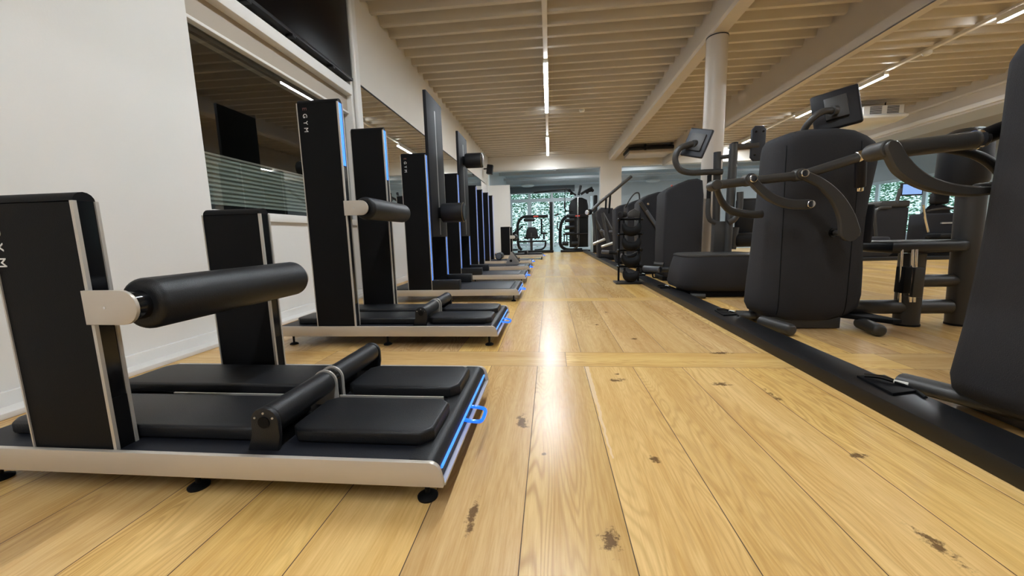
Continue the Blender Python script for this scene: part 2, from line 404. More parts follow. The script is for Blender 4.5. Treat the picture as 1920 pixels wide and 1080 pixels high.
# back room
w = MB()
w.box(XL-.2, -1.92, YB, YB+.2, -.1, 3.3); w.box(-1.92, 1.22, YB, YB+.2, 2.88, 3.3); w.box(1.22, XR+.2, YB, YB+.2, -.1, 3.3)
struct(w.build('wall_back', GREYW))
struct(MB().box(XL-.2, XL, YF+.2, YB, -.1, 3.3).build('wall_left_back', GREYW))
dz0, dz1 = .02, 2.62
w = MB(); w.box(-1.92, 1.22, YB-.02, YB+.12, 2.60, 2.90, .01); struct(w.build('trim_8', mat('dark roller box', (.12, .13, .14), .4)))
def door(name, x0, x1, z0, z1, label=None):
    fr = MB(); t = .10
    fr.box(x0, x0+t, YB+.03, YB+.09, z0, z1); fr.box(x1-t, x1, YB+.03, YB+.09, z0, z1)
    fr.box(x0+t, x1-t, YB+.03, YB+.09, z0, z0+.14); fr.box(x0+t, x1-t, YB+.03, YB+.09, z1-t, z1)
    o = struct(fr.build(name, FRAMEW))
    MB().box(x0+t, x1-t, YB+.055, YB+.062, z0+.14, z1-t).build('pane', GLASS, o); return o
d1 = door('door_1', -1.92, -.97, dz0, 2.26); d2 = door('door_2', -.97, .12, dz0, 2.26); d3 = door('door_3', .12, 1.22, dz0, 2.26)
for d, x in ((d2, -.92), (d3, .17)): MB().box(x, x+.02, YB+.0, YB+.03, 1.0, 1.14, .004).build('door_handle', ALUW, d)
for i, (a, b) in enumerate(((-1.92, -.97), (-.97, .12), (.12, 1.22))):
    fr = MB(); fr.box(a, b, YB+.03, YB+.09, 2.26, 2.32); fr.box(a, b, YB+.03, YB+.09, 2.56, 2.62); fr.box(a, a+.06, YB+.03, YB+.09, 2.32, 2.56); fr.box(b-.06, b, YB+.03, YB+.09, 2.32, 2.56)
    o = struct(fr.build('window_%d' % (i+2), FRAMEW)); MB().box(a+.06, b-.06, YB+.055, YB+.062, 2.32, 2.56).build('pane', GLASS, o)
# right wall with window band
w = MB()
w.box(XR, XR+.2, YN, YB+.2, -.1, .25); w.box(XR, XR+.2, YN, YB+.2, 2.32, 3.4); w.box(XR, XR+.2, YN, 9.0, .25, 2.32)
struct(w.build('wall_right', GREYW))
for i in range(5):
    a = 9.0+2.0*i; b = a+2.0
    fr = MB()
    for q in (a, b-.07): fr.box(XR+.04, XR+.12, q, q+.07, .25, 2.32)
    fr.box(XR+.04, XR+.12, a+.07, b-.07, .25, .33); fr.box(XR+.04, XR+.12, a+.07, b-.07, 2.22, 2.32)
    o = struct(fr.build('window_%d' % (i+5), FRAMEW)); MB().box(XR+.07, XR+.077, a+.07, b-.07, .33, 2.22).build('pane', GLASS, o)
# bulkhead at the right, with white trim and soffit, lower than the ribs
struct(MB().box(7.85, 8.6, YN, YF, 2.66, ZC+.12).build('wall_bulkhead', BEAMP))
struct(MB().box(8.6, 10.6, YN, YF, 2.72, 2.80).build('ceiling_soffit', TANW))
struct(MB().box(7.80, 7.86, YN, YF, 2.70, 2.78, .005).build('trim_9', WALL))
struct(MB().box(7.82, 7.86, YN, YF, 2.98, 3.02, .005).build('trim_10', FASCIA))
# steel beams and column
w = MB(); w.prism([(1.93, ZC+.12), (1.915, 3.0), (1.92, 2.93), (1.945, 2.90), (2.105, 2.90), (2.105, ZC+.12)], 'y', YN, YF); 
struct(w.build('trim_beam', BEAMP))
struct(MB().box(3.60, 3.66, YN, YF, 2.66, ZC+.12).box(3.60, 3.70, YN, YF, 2.655, 2.67).build('trim_beam', BEAMP))
w = MB(); w.rod((2.035, 5.18, 0), (2.035, 5.18, 2.91), .120, seg=40); struct(w.build('wall_column', BEAMP))
w = MB(); w.rod((2.035, 5.18, 2.88), (2.035, 5.18, 2.89), .124, seg=40); struct(w.build('trim_column', BRACKET))

# --- far room overhead members
for i, (yy, z, h) in enumerate(((14.2, 2.95, .16), (15.8, 2.98, .12), (17.4, 3.0, .1))):
    struct(MB().box(XL, XR, yy, yy+.14, z, z+h).build('trim_back_beam', GREYC))
struct(MB().box(XL, XR, YB-.45, YB, 2.93, 3.25).build('trim_back_bulkhead', GREYW))
o = MB().rod((XL, 13.6, 2.88), (XR, 13.6, 2.88), .07).build('ventilation_duct', mat('galvanised duct', (.35, .37, .38), .35, metal=.6)); tag(o, 'long grey duct crossing just behind the far opening', 'duct')

# outdoors
g = MB().box(-12, 24, YB+.25, 34, -.25, -.15).box(XR+.25, 24, -4, YB+.25, -.25, -.15).build('ground', GROUND); struct(g)
def hedge(name, x0, x1, y0, y1, h, n, label):
    bm = bmesh.new()
    for i in range(n):
        x = random.uniform(x0, x1); yy = random.uniform(y0, y1)
        z = h*(1-(random.random()**1.6))*(.92+.08*math.sin(x*3+yy*2))-.1
        s = random.uniform(.035, .085)
        R = Matrix.Rotation(random.uniform(0, 6.3), 3, 'Z') @ Matrix.Rotation(random.uniform(-1.2, 1.2), 3, 'X')
        vs = [bm.verts.new(Vector((x, yy, z))+R @ Vector(p)*s) for p in ((-1, 0, 0), (-.2, -.5, .08), (1, 0, -.1), (-.2, .5, .08))]
        bm.faces.new(vs)
    me = bpy.data.meshes.new(name); bm.to_mesh(me); bm.free(); me.materials.append(LEAF)
    o = bpy.data.objects.new(name, me); COL.objects.link(o); tag(o, label, 'hedge', kind='stuff'); return o
hedge('hedge', -4, 3.2, 20.8, 22.0, 3.3, 15000, 'bright green leafy hedge right outside the glazed back doors')
hedge('hedge', 16.2, 17.2, 12, 24, 3.2, 16000, 'green leafy bushes outside the windows far right')

# ================================================================== lamps
def lamp(x, y0, y1, label, z=3.06):
    t = thing('linear_lamp', (x, (y0+y1)/2, z), label, 'lamp', 'linear ceiling lamps')
    h = (y1-y0)/2
    b = MB(); b.box(-.036, .036, -h, h, .0, .05); b.box(-.036, -.029, -h, h, -.022, .0); b.box(.029, .036, -h, h, -.022, 0); b.build('housing', WHITEP, t)
    MB().box(-.029, .029, -h+.01, h-.01, -.024, 0).build('diffuser', LAMPM, t)
    return t
def rail(x, label, y0=YN, y1=12.9):
    o = MB().box(x-.03, x+.03, y0, y1, 3.11, ZC+.005, .003).build('lamp_rail', FASCIA); tag(o, label, 'lamp rail'); return o
rail(-.03, 'light beige lamp rail running down the ceiling above the aisle')
rail(5.55, 'beige lamp rail at right, beyond the deep flat beam')
rail(10.0, 'lamp rail in the right part behind the bulkhead')
for a, b, s in ((-2.7, -.4, 'lit linear lamp of the aisle rail, behind the viewpoint'), (1.6, 3.85, 'lit linear lamp of the aisle rail just out of view overhead'), (5.95, 8.2, 'long lit linear lamp above the aisle, nearest in view'), (10.3, 12.45, 'smaller lit linear lamp above the aisle, near the far lintel')):
    lamp(-.03, a, b, s)
for a, b, s in ((-.5, 1.8, 'lit linear lamp of the right rail, behind the viewpoint'), (3.3, 5.68, 'lit linear lamp in the top right corner'), (7.28, 9.6, 'lit linear lamp behind the monitor of the centre machine'), (11.0, 12.9, 'farthest lit lamp on the right rail, seen by the bolted back plate')):
    lamp(5.55, a, b, s)
t = thing('linear_lamp', (9.6, 3.0, 2.66), 'extra lamp added under the right soffit to brighten that side, out of view', 'lamp', 'linear ceiling lamps')  # unseen lamp, added to brighten the room at right
MB().box(-.03, .03, -.8, .8, 0, .05).build('housing', FASCIA, t); MB().box(-.026, .026, -.79, .79, -.02, 0).build('diffuser', LAMPM, t)
# back room lamps
for x, s in ((-1.0, 'pale disc lamp above the glazed back doors'), (4.7, 'pale disc lamp on the grey back wall right of the far post')):
    t = thing('disc_lamp', (x, YB-.6, 2.84), s, 'lamp')
    MB().lathe((0, 0, .09), (0, 0, 0), [(0, .16), (.02, .30), (.07, .31), (.10, .24)], 28).build('shade', WHITEP, t)
for x, yy, s in ((.9, 16.5, 'slim lamp under the back room ceiling, left of the far post'), (3.4, 15.0, 'slim lamp under the back room ceiling, right of the far post'), (9.5, 16.0, 'slim lamp in the back room at far right')):
    t = thing('slim_lamp', (x, yy, 3.14), s, 'lamp')
    MB().box(-.6, .6, -.04, .04, 0, .11).build('housing', GREYC, t); MB().box(-.58, .58, -.035, .035, -.008, 0).build('diffuser', mat('back room lamp', (.9, .9, .9), .4, emit=(.9, .97, 1), es=16), t)
# smoke detectors
for x, yy, s in ((.70, 8.5, 'small round smoke detector on the ceiling ribs right of the aisle lamps'), (5.55, 6.6, 'small round detector hanging under the right lamp rail')):
    o = MB().lathe((x, yy, ZC+.004 if x < 2 else 3.11), (x, yy, 0), [(0, .055), (.02, .058), (.045, .045), (.055, .02)], 20).build('smoke_detector', WHITEP); tag(o, s, 'smoke detector')
# cassette air conditioner hung from the ribs
t = thing('air_conditioner', (6.75, 9.2, 2.74), 'white cassette air conditioner hanging under the ceiling ribs', 'air conditioner')
b = MB(); b.rings([[(sx*w_, sy*w_, z) for sx, sy in ((-1, -1), (1, -1), (1, 1), (-1, 1))] for w_, z in ((.30, -.06), (.42, .02), (.43, .06), (.37, .10), (.37, .26))]); b.build('housing', WHITEP, t)
for sx in (-.26, .06):
    gr = MB()
    for k in range(6): gr.box(sx, sx+.22, -.375, -.36, .105+.025*k, .117+.025*k)
    gr.build('grille', BRACKET, t)
for sx in (-.3, .3): MB().rod((sx, 0, .25), (sx, 0, .53), .012).build('hanger', BRACKET, t)
# projector like box at the far ceiling
t = thing('ceiling_box', (3.1, 12.3, 2.95), 'dark open box unit under the ceiling beside the column', 'ceiling unit')
MB().box(-.75, .75, -.4, .4, -.08, .02, .02).build('housing', mat('pale unit', (.5, .46, .42), .5), t); MB().box(-.78, .78, -.44, .44, .02, .10, .02).build('lid', BRACKET, t)
MB().rod((-.3, -.42, .0), (-.3, -.42, .16), .03).build('bracket', BRACKET, t)
# loudspeaker
t = thing('loudspeaker', (-1.98, 11.9, 2.62), 'small black loudspeaker on a bracket at the far end of the left wall', 'loudspeaker')
MB().box(.10, .28, -.09, .09, -.14, .14, .015).build('cabinet', BRACKET, t, rot=(0, .15, 0)); MB().rod((0, 0, 0), (.12, 0, 0), .02).build('bracket', BRACKET, t)
o = MB().box(-1.99, -1.96, 12.5, 12.53, .0, 2.45, .002).build('cable_duct', WHITEP); tag(o, 'thin white vertical cable duct by the far left corner', 'cable duct')

# ================================================================== left row: training stations
def arc(cx, cz, r, a0, a1, n=8): return [(cx+r*math.cos(a0+(a1-a0)*i/n), cz+r*math.sin(a0+(a1-a0)*i/n)) for i in range(n+1)]
def station(x, y, kind, h, label, ledtop=None, text=False, cols=True):
    t = thing('training_station', (x, y, 0), label, 'exercise machine', 'training stations along the left wall')
    D = .62; LW = 1.27
    # long aluminium side rails with a rounded right end
    out = [(-LW, .06), (-.002, .06), (0, .064), (-.005, .090)]+arc(-.032, .091, .026, .1, PI/2, 7)+[(-LW, .117)]
    for y0 in (0, D-.012):
        MB().prism(out, 'y', y0, y0+.012, .0015).build('side_rail', ALU, t)
    MB().box(-.012, .0, .012, D-.012, .058, .064).build('end_lip', ALUW, t)
    MB().box(-LW+.005, -.075, .012, D-.012, .064, .113).build('deck', DECK, t)
    e = [(-.078, .064), (-.012, .064), (-.014, .085)]+arc(-.040, .091, .0265, .1, PI/2, 7)+[(-.078, .118)]
    MB().prism(e, 'y', .0125, D-.0125).build('end_bumper', VINYL, t)
    MB().tube([(-.0125, .03, .090), (-.0125, D-.03, .090)], .004, 8, smooth=False).build('light_strip', LED, t)
    MB().tube([(-.02, .268, .082), (.012, .266, .078), (.033, .275, .075), (.037, .31, .075), (.033, .345, .075), (.012, .354, .078), (-.02, .352, .082)], .0055, 8).build('handle', LEDG, t)
    for fx in (-.055, -.64, -1.21):
        for fy in (.05, D-.05):
            MB().rod((fx, fy, .01), (fx, fy, .075), .006, seg=10).lathe((fx, fy, 0), (fx, fy, 1), [(0, .023), (.005, .024), (.011, .015), (.013, .008)], 18).build('foot', RUBBER, t)
    if kind == 'roller':
        for y0 in (.068, .335):
            for x0, x1 in ((-.402, -.045), (-1.20, -.452)):
                c = .025; a = [(x0+c, y0), (x1-c, y0), (x1, y0+c), (x1, y0+.19-c), (x1-c, y0+.19), (x0+c, y0+.19), (x0, y0+.19-c), (x0, y0+c)]
                MB().prism(a, 'z', .114, .150, .009, 3).build('pad', VINYL, t)
        MB().box(-.95, -.08, .294, .299, .113, .136).build('centre_track', ALUW, t)
        # foot roller across
        rx, rz = -.430, .184
        for y0, y1 in ((.045, .277), (.318, .568)):
            MB().rod((rx, y0, rz), (rx, y1, rz), .033, .006).build('foot_roller', VINYL, t)
        for y0 in (.277, .312):
            pts = [(rx+.0365*math.cos(a), rz+.0365*math.sin(a)) for a in [PI*i/14 for i in range(15)]]
            MB().prism([(rx+.0365, .114)]+pts+[(rx-.0365, .114)], 'y', y0, y0+.005).build('ring', ALUW, t)
        MB().prism([(rx+.031, .114)]+[(rx+.031*math.cos(a), rz+.031*math.sin(a)) for a in [PI*i/14 for i in range(15)]]+[(rx-.031, .114)], 'y', .282, .312).build('saddle', CLADS, t)
        for y0 in (.033, .568):
            o = [(rx+.034*math.cos(a), rz+.034*math.sin(a)) for a in [PI*i/12 for i in range(13)]]
            MB().prism([(rx+.034, .15), (rx+.026, .113), (rx-.045, .113), (rx-.036, .15)][:2]+[(rx-.050, .113), (rx-.036, .15)]+o[::-1], 'y', y0, y0+.012, .002).build('bracket', VINYL, t)
            for a in (.5, PI/2, 2.64):
                MB().rod((rx+.025*math.cos(a), y0-.002, rz+.022*math.sin(a)), (rx+.025*math.cos(a), y0+.014, rz+.022*math.sin(a)), .0025, seg=8).build('screw', ALUW, t)
            MB().rod((rx, y0-.003, rz), (rx, y0+.014, rz), .014, seg=20).build('hub', CLADB, t)
    else:
        MB().box(-LW+.1, -.085, .03, D-.03, .113, .121, .003).build('mat', DECK, t)
    # columns
    cx0, cx1 = -1.030, -.800
    for i, y0 in enumerate((.012, D-.062)):
        dd = .050
        pr = [(y0+.003, .112), (y0+dd-.003, .112), (y0+dd-.003, h-.02)]+arc(y0+dd/2, h-.022, dd/2-.003, 0, PI, 8)+[(y0+.003, h-.02)]
        c = MB().prism(pr, 'x', cx0+.004, cx1-.004).build('column', CLADB, t)
        tr = MB(); tr.box(cx1-.008, cx1, y0, y0+.008, .113, h-.02); tr.box(cx1-.008, cx1, y0+dd-.007, y0+dd, .113, h-.02)
        tr.box(cx0, cx0+.004, y0, y0+.008, .113, h-.02); tr.build('edge_trim', ALUW, c)
        MB().box(cx1-.006, cx1-.0035, y0+.0085, y0+dd-.0075, .113, h-.02).build('slot', CLADS, c)
        if ledtop:
            MB().box(cx1-.0055, cx1-.001, y0+.011, y0+dd-.014 if ledtop > .5 else y0+.03, ledtop, h-.022).build('light_strip', LED, c)
        if kind == 'roller':
            MB().box(cx1-.006, cx1-.002, y0+.009, y0+dd-.008, .113, .24).build('slot_cover', CLADB, c)
        if text and i == 0:
            lh = .030
            for k, ch in enumerate('EGYM'):
                letters(ch, .032, LETTERR if k == 0 else LETTER, c, (cx0+(.016 if h < 1 else .042), y0+.0022, h-.048-.035*k), (PI/2, PI/2, 0), name='letter')
    if kind == 'roller':
        az = {.72: .462, .80: .55}.get(h, .765)
        for y0 in (.004, D-.012):
            pts = [(cx1-.010, az-.039), (cx1+.085, az-.039)]+arc(cx1+.085, az, .039, -PI/2, PI/2, 12)+[(cx1-.010, az+.039)]
            a = MB().prism(pts, 'y', y0, y0+.008, .001).build('arm_plate', ALU, t)
            MB().rod((cx1+.045, y0-.0015, az), (cx1+.045, y0+.01, az), .003, seg=10).build('screw', CHROME, a)
        rx = cx1+.085
        MB().rod((rx, .012, az), (rx, D-.012, az), .034).build('roller_hub', CLADS, t)
        MB().rod((rx, .045, az), (rx, D-.03, az), .061, .018, seg=36).build('body_roller', VINYL, t)
    if kind == 'panel':
        z0, z1 = .60, 1.88
        pz = {0: .83}.get(0)
    return t
ST = [(-.235, .74, 'roller', .72, None, True, 'nearest low black training station with padded roller, bottom left'),
      (-.285, 1.98, 'roller', 1.33, .99, True, 'tall black training station with horizontal padded roller, second from the camera'),
      (-.280, 3.38, 'panel', 1.34, .20, True, 'third training station from the camera, first one with a tall upright board'),
      (-.300, 4.65, 'panel', 1.36, .20, False, 'fourth training station, its upright board carrying a roller near the top'),
      (-.315, 5.90, 'plain', 1.37, .20, False, 'fifth training station, with the grey wedge on its deck'),
      (-.335, 7.20, 'plain', 1.40, .20, False, 'sixth training station, last one with tall lit columns'),
      (-.150, 9.20, 'roller', .80, None, False, 'farthest low training station, near the back machines')]
stations = [station(x, y, k, h, lab, led, txt) for x, y, k, h, led, txt, lab in ST]
for st, pz in ((stations[2], .83), (stations[3], 1.55)):
    top = 1.88 if pz < 1 else 1.86
    pn = MB().box(-.815, -.785, .07, .55, .60, top, .004).build('upright_board', PANELM, st)
    MB().box(-.7855, -.7835, .30, .325, .62, top-.11).build('groove', PANELS, pn)
    MB().box(-.80, -.71, .26, .36, pz-.05, pz+.05, .01).build('roller_mount', CLADB, st)
    MB().rod((-.755, .31, pz), (-.535, .31, pz), .092, .012, seg=36).build('board_roller', VINYL, st)
    MB().lathe((-.5355, .31, pz), (-.5, .31, pz), [(0, .06), (.003, .075), (.004, .0)], 30).build('roller_cap', CLADS, st)
    MB().rod((-.547, .31, pz), (-.543, .31, pz), .0935, seg=36).build('roller_ring', mat('brass ring', (.35, .27, .14), .3, metal=.9), st)
    for y0 in (.0, .53):
        MB().box(-.80, -.545, y0, y0+.085, .114, .205, .006).build('foot_block', VINYL, st)
    MB().box(-.80, -.79, .085, .53, .114, .21).build('back_plate', CLADS, st)
# wedge with a round hole on the fifth deck
t = thing('wedge_block', (-.61, 6.20, .122), 'grey triangular wedge block with a dark round hole, on a station deck', 'wedge')
MB().prism([(-.115, 0), (.075, 0), (.115, .045), (0, .205), (-.015, .205)], 'y', -.06, .14, .004).build('body', WEDGE, t)
MB().rod((-.02, -.063, .065), (-.02, -.055, .065), .022).build('hole', CLADS, t)
MB().prism([(.0765, .003), (.117, .046), (.005, .203), (.001, .2)], 'y', -.05, .13).build('dark_side', RUBBER, t)
t = thing('round_roller', (-1.0, 7.45, .122), 'dark round roll lying on the sixth station deck', 'foam roll')
MB().rod((0, -.02, .07), (0, .30, .07), .07, .02).build('roll', VINYL, t); MB().rod((0, -.024, .07), (0, -.018, .07), .055).build('cap', TUBEL, t)

# ================================================================== right side
ro = thing('power_rail', (0, 0, 0), 'long low black cable rail along the right machines, edging the aisle', 'floor rail')
MB().box(1.05, 1.205, -.6, 12.45, 0, .052, .003).build('cover', RAILM, ro)
for yy in (1.38, 2.60, 3.85, 5.0, 6.2):
    d = thing('cable_connector', (1.15 if yy != 3.85 else 1.105, yy, .052), {1.38: 'black plate with plug on the rail by the nearest grey machine', 2.60: 'plate with white plug on the rail by the centre machine', 3.85: 'small connector on the rail by the low machine', 5.0: 'small connector on the rail just beyond the ball rack', 6.2: 'farthest small connector on the rail'}[yy], 'connector', 'cable connectors on the rail')
    MB().prism([(-.05, -.09), (.05, -.06), (.06, .08), (-.04, .07)], 'z', 0, .009, .002).build('plate', CLADB, d)
    MB().tube([(-.035, .045, .018), (-.005, .02, .022), (.02, -.005, .018)], .007, 8).build('plug', CLADS, d)
    MB().tube([(.02, -.005, .017), (.045, -.03, .016)], .0065, 8).build('plug_tip', PLUG, d)
    MB().tube([(.02, -.01, .016), (.035, -.03, .012), (.045, -.06, .006), (.03, -.11, .005)], .0045, 8).build('cable', CLADB, d)

def shroud(parent, lv, yc, dy, n=3.2, name='cover', m=SHROUD):
    R = []
    for z, xl, xr, k in lv:
        cx, hw = (xl+xr)/2, (xr-xl)/2; ring = []
        for i in range(48):
            a = 2*PI*i/48; c, s_ = math.cos(a), math.sin(a)
            ring.append((cx+hw*math.copysign(abs(c)**(2/n), c), yc+dy*k*math.copysign(abs(s_)**(2/n), s_), z))
        R.append(ring)
    return MB().rings(R).build(name, m, parent, ang=50)
def monitor(parent, c, w, h, rot, stand, name='monitor'):
    o = MB().box(-w/2, w/2, -.014, .014, -h/2, h/2, .012, 3).build(name, BRACKET, parent, c, rot)
    MB().box(-w*.24, w*.24, -.04, -.013, -h*.28, h*.28, .004).build('mount_box', TUBE, o)
    MB().box(-w/2+.012, w/2-.012, .0135, .0152, -h/2+.012, h/2-.012).build('display', SCREENM, o)
    MB().tube(stand, .018, 14).build('monitor_arm', TUBE, parent)
    p = Vector(stand[-1]); q = Vector(stand[-2]); d = (p-q).normalized()
    MB().rod(p-d*.012, p+d*.012, .028).build('arm_collar', TUBE, parent)
    return o
def plate(parent, pts, widths, y, th=.028, name='lever'):
    P = smooth_path([(x, 0, z) for x, z in pts], 6); n = len(P); S_ = []
    for i, p in enumerate(P):
        k = i/(n-1)*(len(widths)-1); j = min(int(k), len(widths)-2)
        S_.append((p, (P[min(i+1, n-1)]-P[max(i-1, 0)]).normalized(), widths[j]+(widths[j+1]-widths[j])*(k-j)))
    A = [(S_[0][0]-S_[0][1]*S_[0][2]*math.cos(a), S_[0][1], S_[0][2]*math.sin(a)) for a in (.15, .5, .85, 1.2)]
    B_ = [(S_[-1][0]+S_[-1][1]*S_[-1][2]*math.cos(a), S_[-1][1], S_[-1][2]*math.sin(a)) for a in (1.2, .85, .5, .15)]
    R_ = []
    for p, t, w_ in A+S_+B_:
        nn = Vector((-t.z, 0, t.x)); c = min(.006, w_*.4); h = th/2; yy = Vector((0, y, 0))
        R_.append([p+yy+nn*a+Vector((0, b, 0)) for a, b in ((w_, -h+c), (w_-c, -h), (-w_+c, -h), (-w_, -h+c), (-w_, h-c), (-w_+c, h), (w_-c, h), (w_, h-c))])
    return MB().rings(R_).build(name, TUBE, parent, ang=40)
def sickle(parent, pts, r, flat=.35, name='lever'):
    return MB().tube(pts, r, 14, flat=flat).build(name, TUBE, parent)

# --- centre machine (second grey tower)
s2 = thing('strength_machine', (1.5, 2.5, 0), 'charcoal fabric-covered strength machine right of centre, monitor on top, curved lever arms in front', 'exercise machine')
T = lambda P: [(x-1.5, y-2.5, z) for x, y, z in P]
LV = [(.055, 1.33, 1.72, .82), (.085, 1.275, 1.785, .93), (.13, 1.255, 1.832, .98), (.20, 1.258, 1.842, 1), (.35, 1.268, 1.836, 1), (.5, 1.280, 1.822, 1), (.65, 1.288, 1.822, 1), (.80, 1.296, 1.836, 1), (.95, 1.302, 1.856, 1), (1.02, 1.303, 1.856, 1), (1.06, 1.306, 1.835, .99), (1.095, 1.312, 1.79, .96), (1.125, 1.33, 1.73, .90), (1.142, 1.38, 1.66, .75)]
sh = shroud(s2, [(z, a-1.5, b-1.5, k) for z, a, b, k in LV], .02, .18)
for px in (-.16, .20):
    pts = []
    for z, a, b, k in LV[1:-3]:
        cx = (a+b)/2-1.5; hw = (b-a)/2; q = min(.97, abs((px-cx)/hw)); pts.append((px, .02-.18*k*(1-q**3.2)**(1/3.2)-.0005, z))
    MB().tube(pts, .0018, 6).build('seam', CLADB, sh)
MB().prism([(-.19, -.11), (.20, -.12), (.22, .17), (-.17, .17)], 'z', .004, .07, .004).build('plinth', TUBE, s2)
monitor(s2, (.135, -.03, 1.262), .215, .225, (math.radians(-10), math.radians(-9), math.radians(-30)), T([(1.45, 2.46, 1.11), (1.455, 2.42, 1.17), (1.485, 2.40, 1.215), (1.53, 2.40, 1.238), (1.585, 2.41, 1.240)]))
for p0, p1 in (((1.275, 2.42, .042), (1.335, 2.20, .036)), ((1.80, 2.38, .042), (1.775, 2.19, .034))):
    MB().rod(*T([p0, p1]), .034, .02).build('floor_foot', TUBE, s2)
MB().tube(T([(1.36, 2.58, .04), (1.29, 2.62, .035), (1.235, 2.64, .035)]), .028, 14, flat=1.4).build('floor_foot', TUBE, s2)
MB().prism([(.19, -.06), (.37, -.26), (.42, -.25), (.38, 0)], 'z', .060, .085, .005).build('foot_cover', CLADB, s2)
# lever arms in front of the cover
MB().rod(*T([(.875, 2.15, .832), (1.285, 2.15, .865)]), .0225, .004).build('lever_bar', TUBE, s2)
MB().rod(*T([(1.265, 2.15, .858), (1.64, 2.17, .968)]), .024, .004).build('lever_bar', TUBE, s2)
for p in ((1.03, 2.105, .852), (1.272, 2.105, .868), (1.312, 2.105, .716)):
    MB().rod(*T([p, (p[0], p[1]-.012, p[2])]), .0195, .004).build('pivot_bolt', CHROME, s2)
for p in ((1.03, 2.15, .851), (1.272, 2.15, .866)):
    MB().rod(*T([(p[0], 2.12, p[2]), (p[0], 2.18, p[2])]), .031, .004).build('pivot', TUBE, s2)
MB().rod(*T([(.865, 2.12, .83), (.865, 2.20, .83)]), .027, .006).build('pivot', TUBE, s2)
plate(s2, [(1.03-1.5, .852), (1.078-1.5, .800), (1.141-1.5, .752), (1.221-1.5, .722), (1.312-1.5, .716)], [.022, .021, .022, .024, .025], 2.125-2.5)
plate(s2, [(1.272-1.5, .868), (1.366-1.5, .818), (1.442-1.5, .745), (1.495-1.5, .655), (1.520-1.5, .572)], [.022, .023, .029, .038, .048], 2.125-2.5)
sickle(s2, T([(.875, 2.16, .825), (.905, 2.20, .790), (.965, 2.28, .745), (1.05, 2.36, .705), (1.18, 2.42, .685), (1.26, 2.45, .685)]), [.020, .021, .023, .023, .023], flat=.7)
MB().rod(*T([(1.575, 2.14, .560), (1.60, 2.35, .566)]), .015).build('pin', TUBE, s2)
MB().rod(*T([(1.592, 2.333, .566), (1.592, 2.36, .566)]), .026).build('socket', CLADS, s2)
MB().rod(*T([(1.575, 2.17, .935), (1.605, 2.2, .80)]), .024, .004).build('gas_strut', BRACKET, s2)
MB().rod(*T([(1.604, 2.199, .803), (1.609, 2.204, .78)]), .016, .003).build('strut_tip', CHROME, s2)
MB().rod(*T([(1.55, 2.17, .942), (1.585, 2.17, .952)]), .030, .004).build('bar_collar', CHROME, s2)
MB().rod(*T([(1.60, 2.17, .957), (1.78, 2.22, .99)]), .017, .003).build('grip', RUBBER, s2)
# seat frame behind
MB().rod(*T([(1.78, 2.48, .112), (2.36, 2.48, .112)]), .043).build('frame_beam', TUBE, s2)
MB().rod(*T([(2.16, 2.48, .268), (2.40, 2.48, .268)]), .038).build('frame_beam', TUBE, s2)
MB().tube(T([(2.138, 2.48, 0), (2.132, 2.48, .43)]), .060, 20, smooth=False).build('seat_post', TUBE, s2)
MB().tube(T([(2.43, 2.48, 0), (2.40, 2.48, .80), (2.37, 2.50, 1.05)]), .062, 20, smooth=False).build('back_post', TUBE, s2)
for x in (2.138, 2.43): MB().rod(*T([(x, 2.48, 0), (x, 2.48, .012)]), .064).build('post_foot', RUBBER, s2)
MB().prism([(.425, -.14), (.80, -.12), (.92, -.05), (.92, .06), (.80, .14), (.425, .14), (.40, .0)], 'z', .442, .508, .022, 3).build('seat_pad', VINYL, s2)
for x in (2.0, 2.055, 2.075): MB().rod(*T([(x-.02, 2.37, .462), (x, 2.37, .16)]), .0075).build('guide_rod', CHROME, s2)
MB().box(.485, .525, -.16, -.10, .215, .365, .004).build('guide_block', CLADB, s2); MB().box(.545, .60, -.15, -.09, .19, .36, .004).build('guide_block', TUBE, s2)
MB().lathe((.86, 0, .80), (.86, 0, 1.1), [(0, .06), (.012, .10), (.04, .108), (.22, .108), (.30, .10), (.325, .06)], 30).build('back_pad', VINYL, s2)
MB().box(.33, .345, -.10, .02, .50, .72, .01).build('side_pouch', SHROUD, s2)
tag(s2, s2['label'], 'exercise machine')

# --- nearest grey machine, cut by the right edge of the frame
s1 = thing('strength_machine', (1.62, 1.21, 0), 'nearest charcoal fabric-covered strength machine, cut off by the right edge', 'exercise machine')
LV1 = [(.05, 1.34, 1.92, .86), (.075, 1.300, 1.95, .95), (.12, 1.292, 1.96, .98), (.30, 1.318, 1.95, 1), (.56, 1.338, 1.94, 1), (.86, 1.346, 1.94, 1), (1.00, 1.342, 1.95, 1), (1.06, 1.342, 1.93, .99), (1.10, 1.36, 1.90, .95), (1.135, 1.41, 1.85, .86), (1.145, 1.49, 1.78, .7)]
sh = shroud(s1, [(z, a-1.65, b-1.65, k) for z, a, b, k in LV1], 0, .18)
for px in (-.12, .2):
    pts = []
    for z, a, b, k in LV1[1:-3]:
        cx = (a+b)/2-1.65; hw = (b-a)/2; q = min(.97, abs((px-cx)/hw)); pts.append((px, -.18*k*(1-q**3.2)**(1/3.2)-.0005, z))
    MB().tube(pts, .0018, 6).build('seam', CLADB, sh)
MB().box(-.27, .27, -.12, .14, .004, .06, .004).build('plinth', TUBE, s1)
T1 = lambda P: [(x-1.62, y-1.21, z) for x, y, z in P]
MB().tube(T1([(1.38, 1.18, .05), (1.32, 1.32, .045), (1.272, 1.46, .038)]), .028, 16, flat=1.5).build('floor_foot', TUBE, s1)
MB().tube(T1([(1.40, 1.07, .03), (1.44, .95, .028)]), .028, 16).build('floor_foot', TUBE, s1)
MB().rod(*T1([(1.085, 1.42, .842), (1.39, 1.42, .866)]), .0275, .005).build('lever_bar', TUBE, s1)
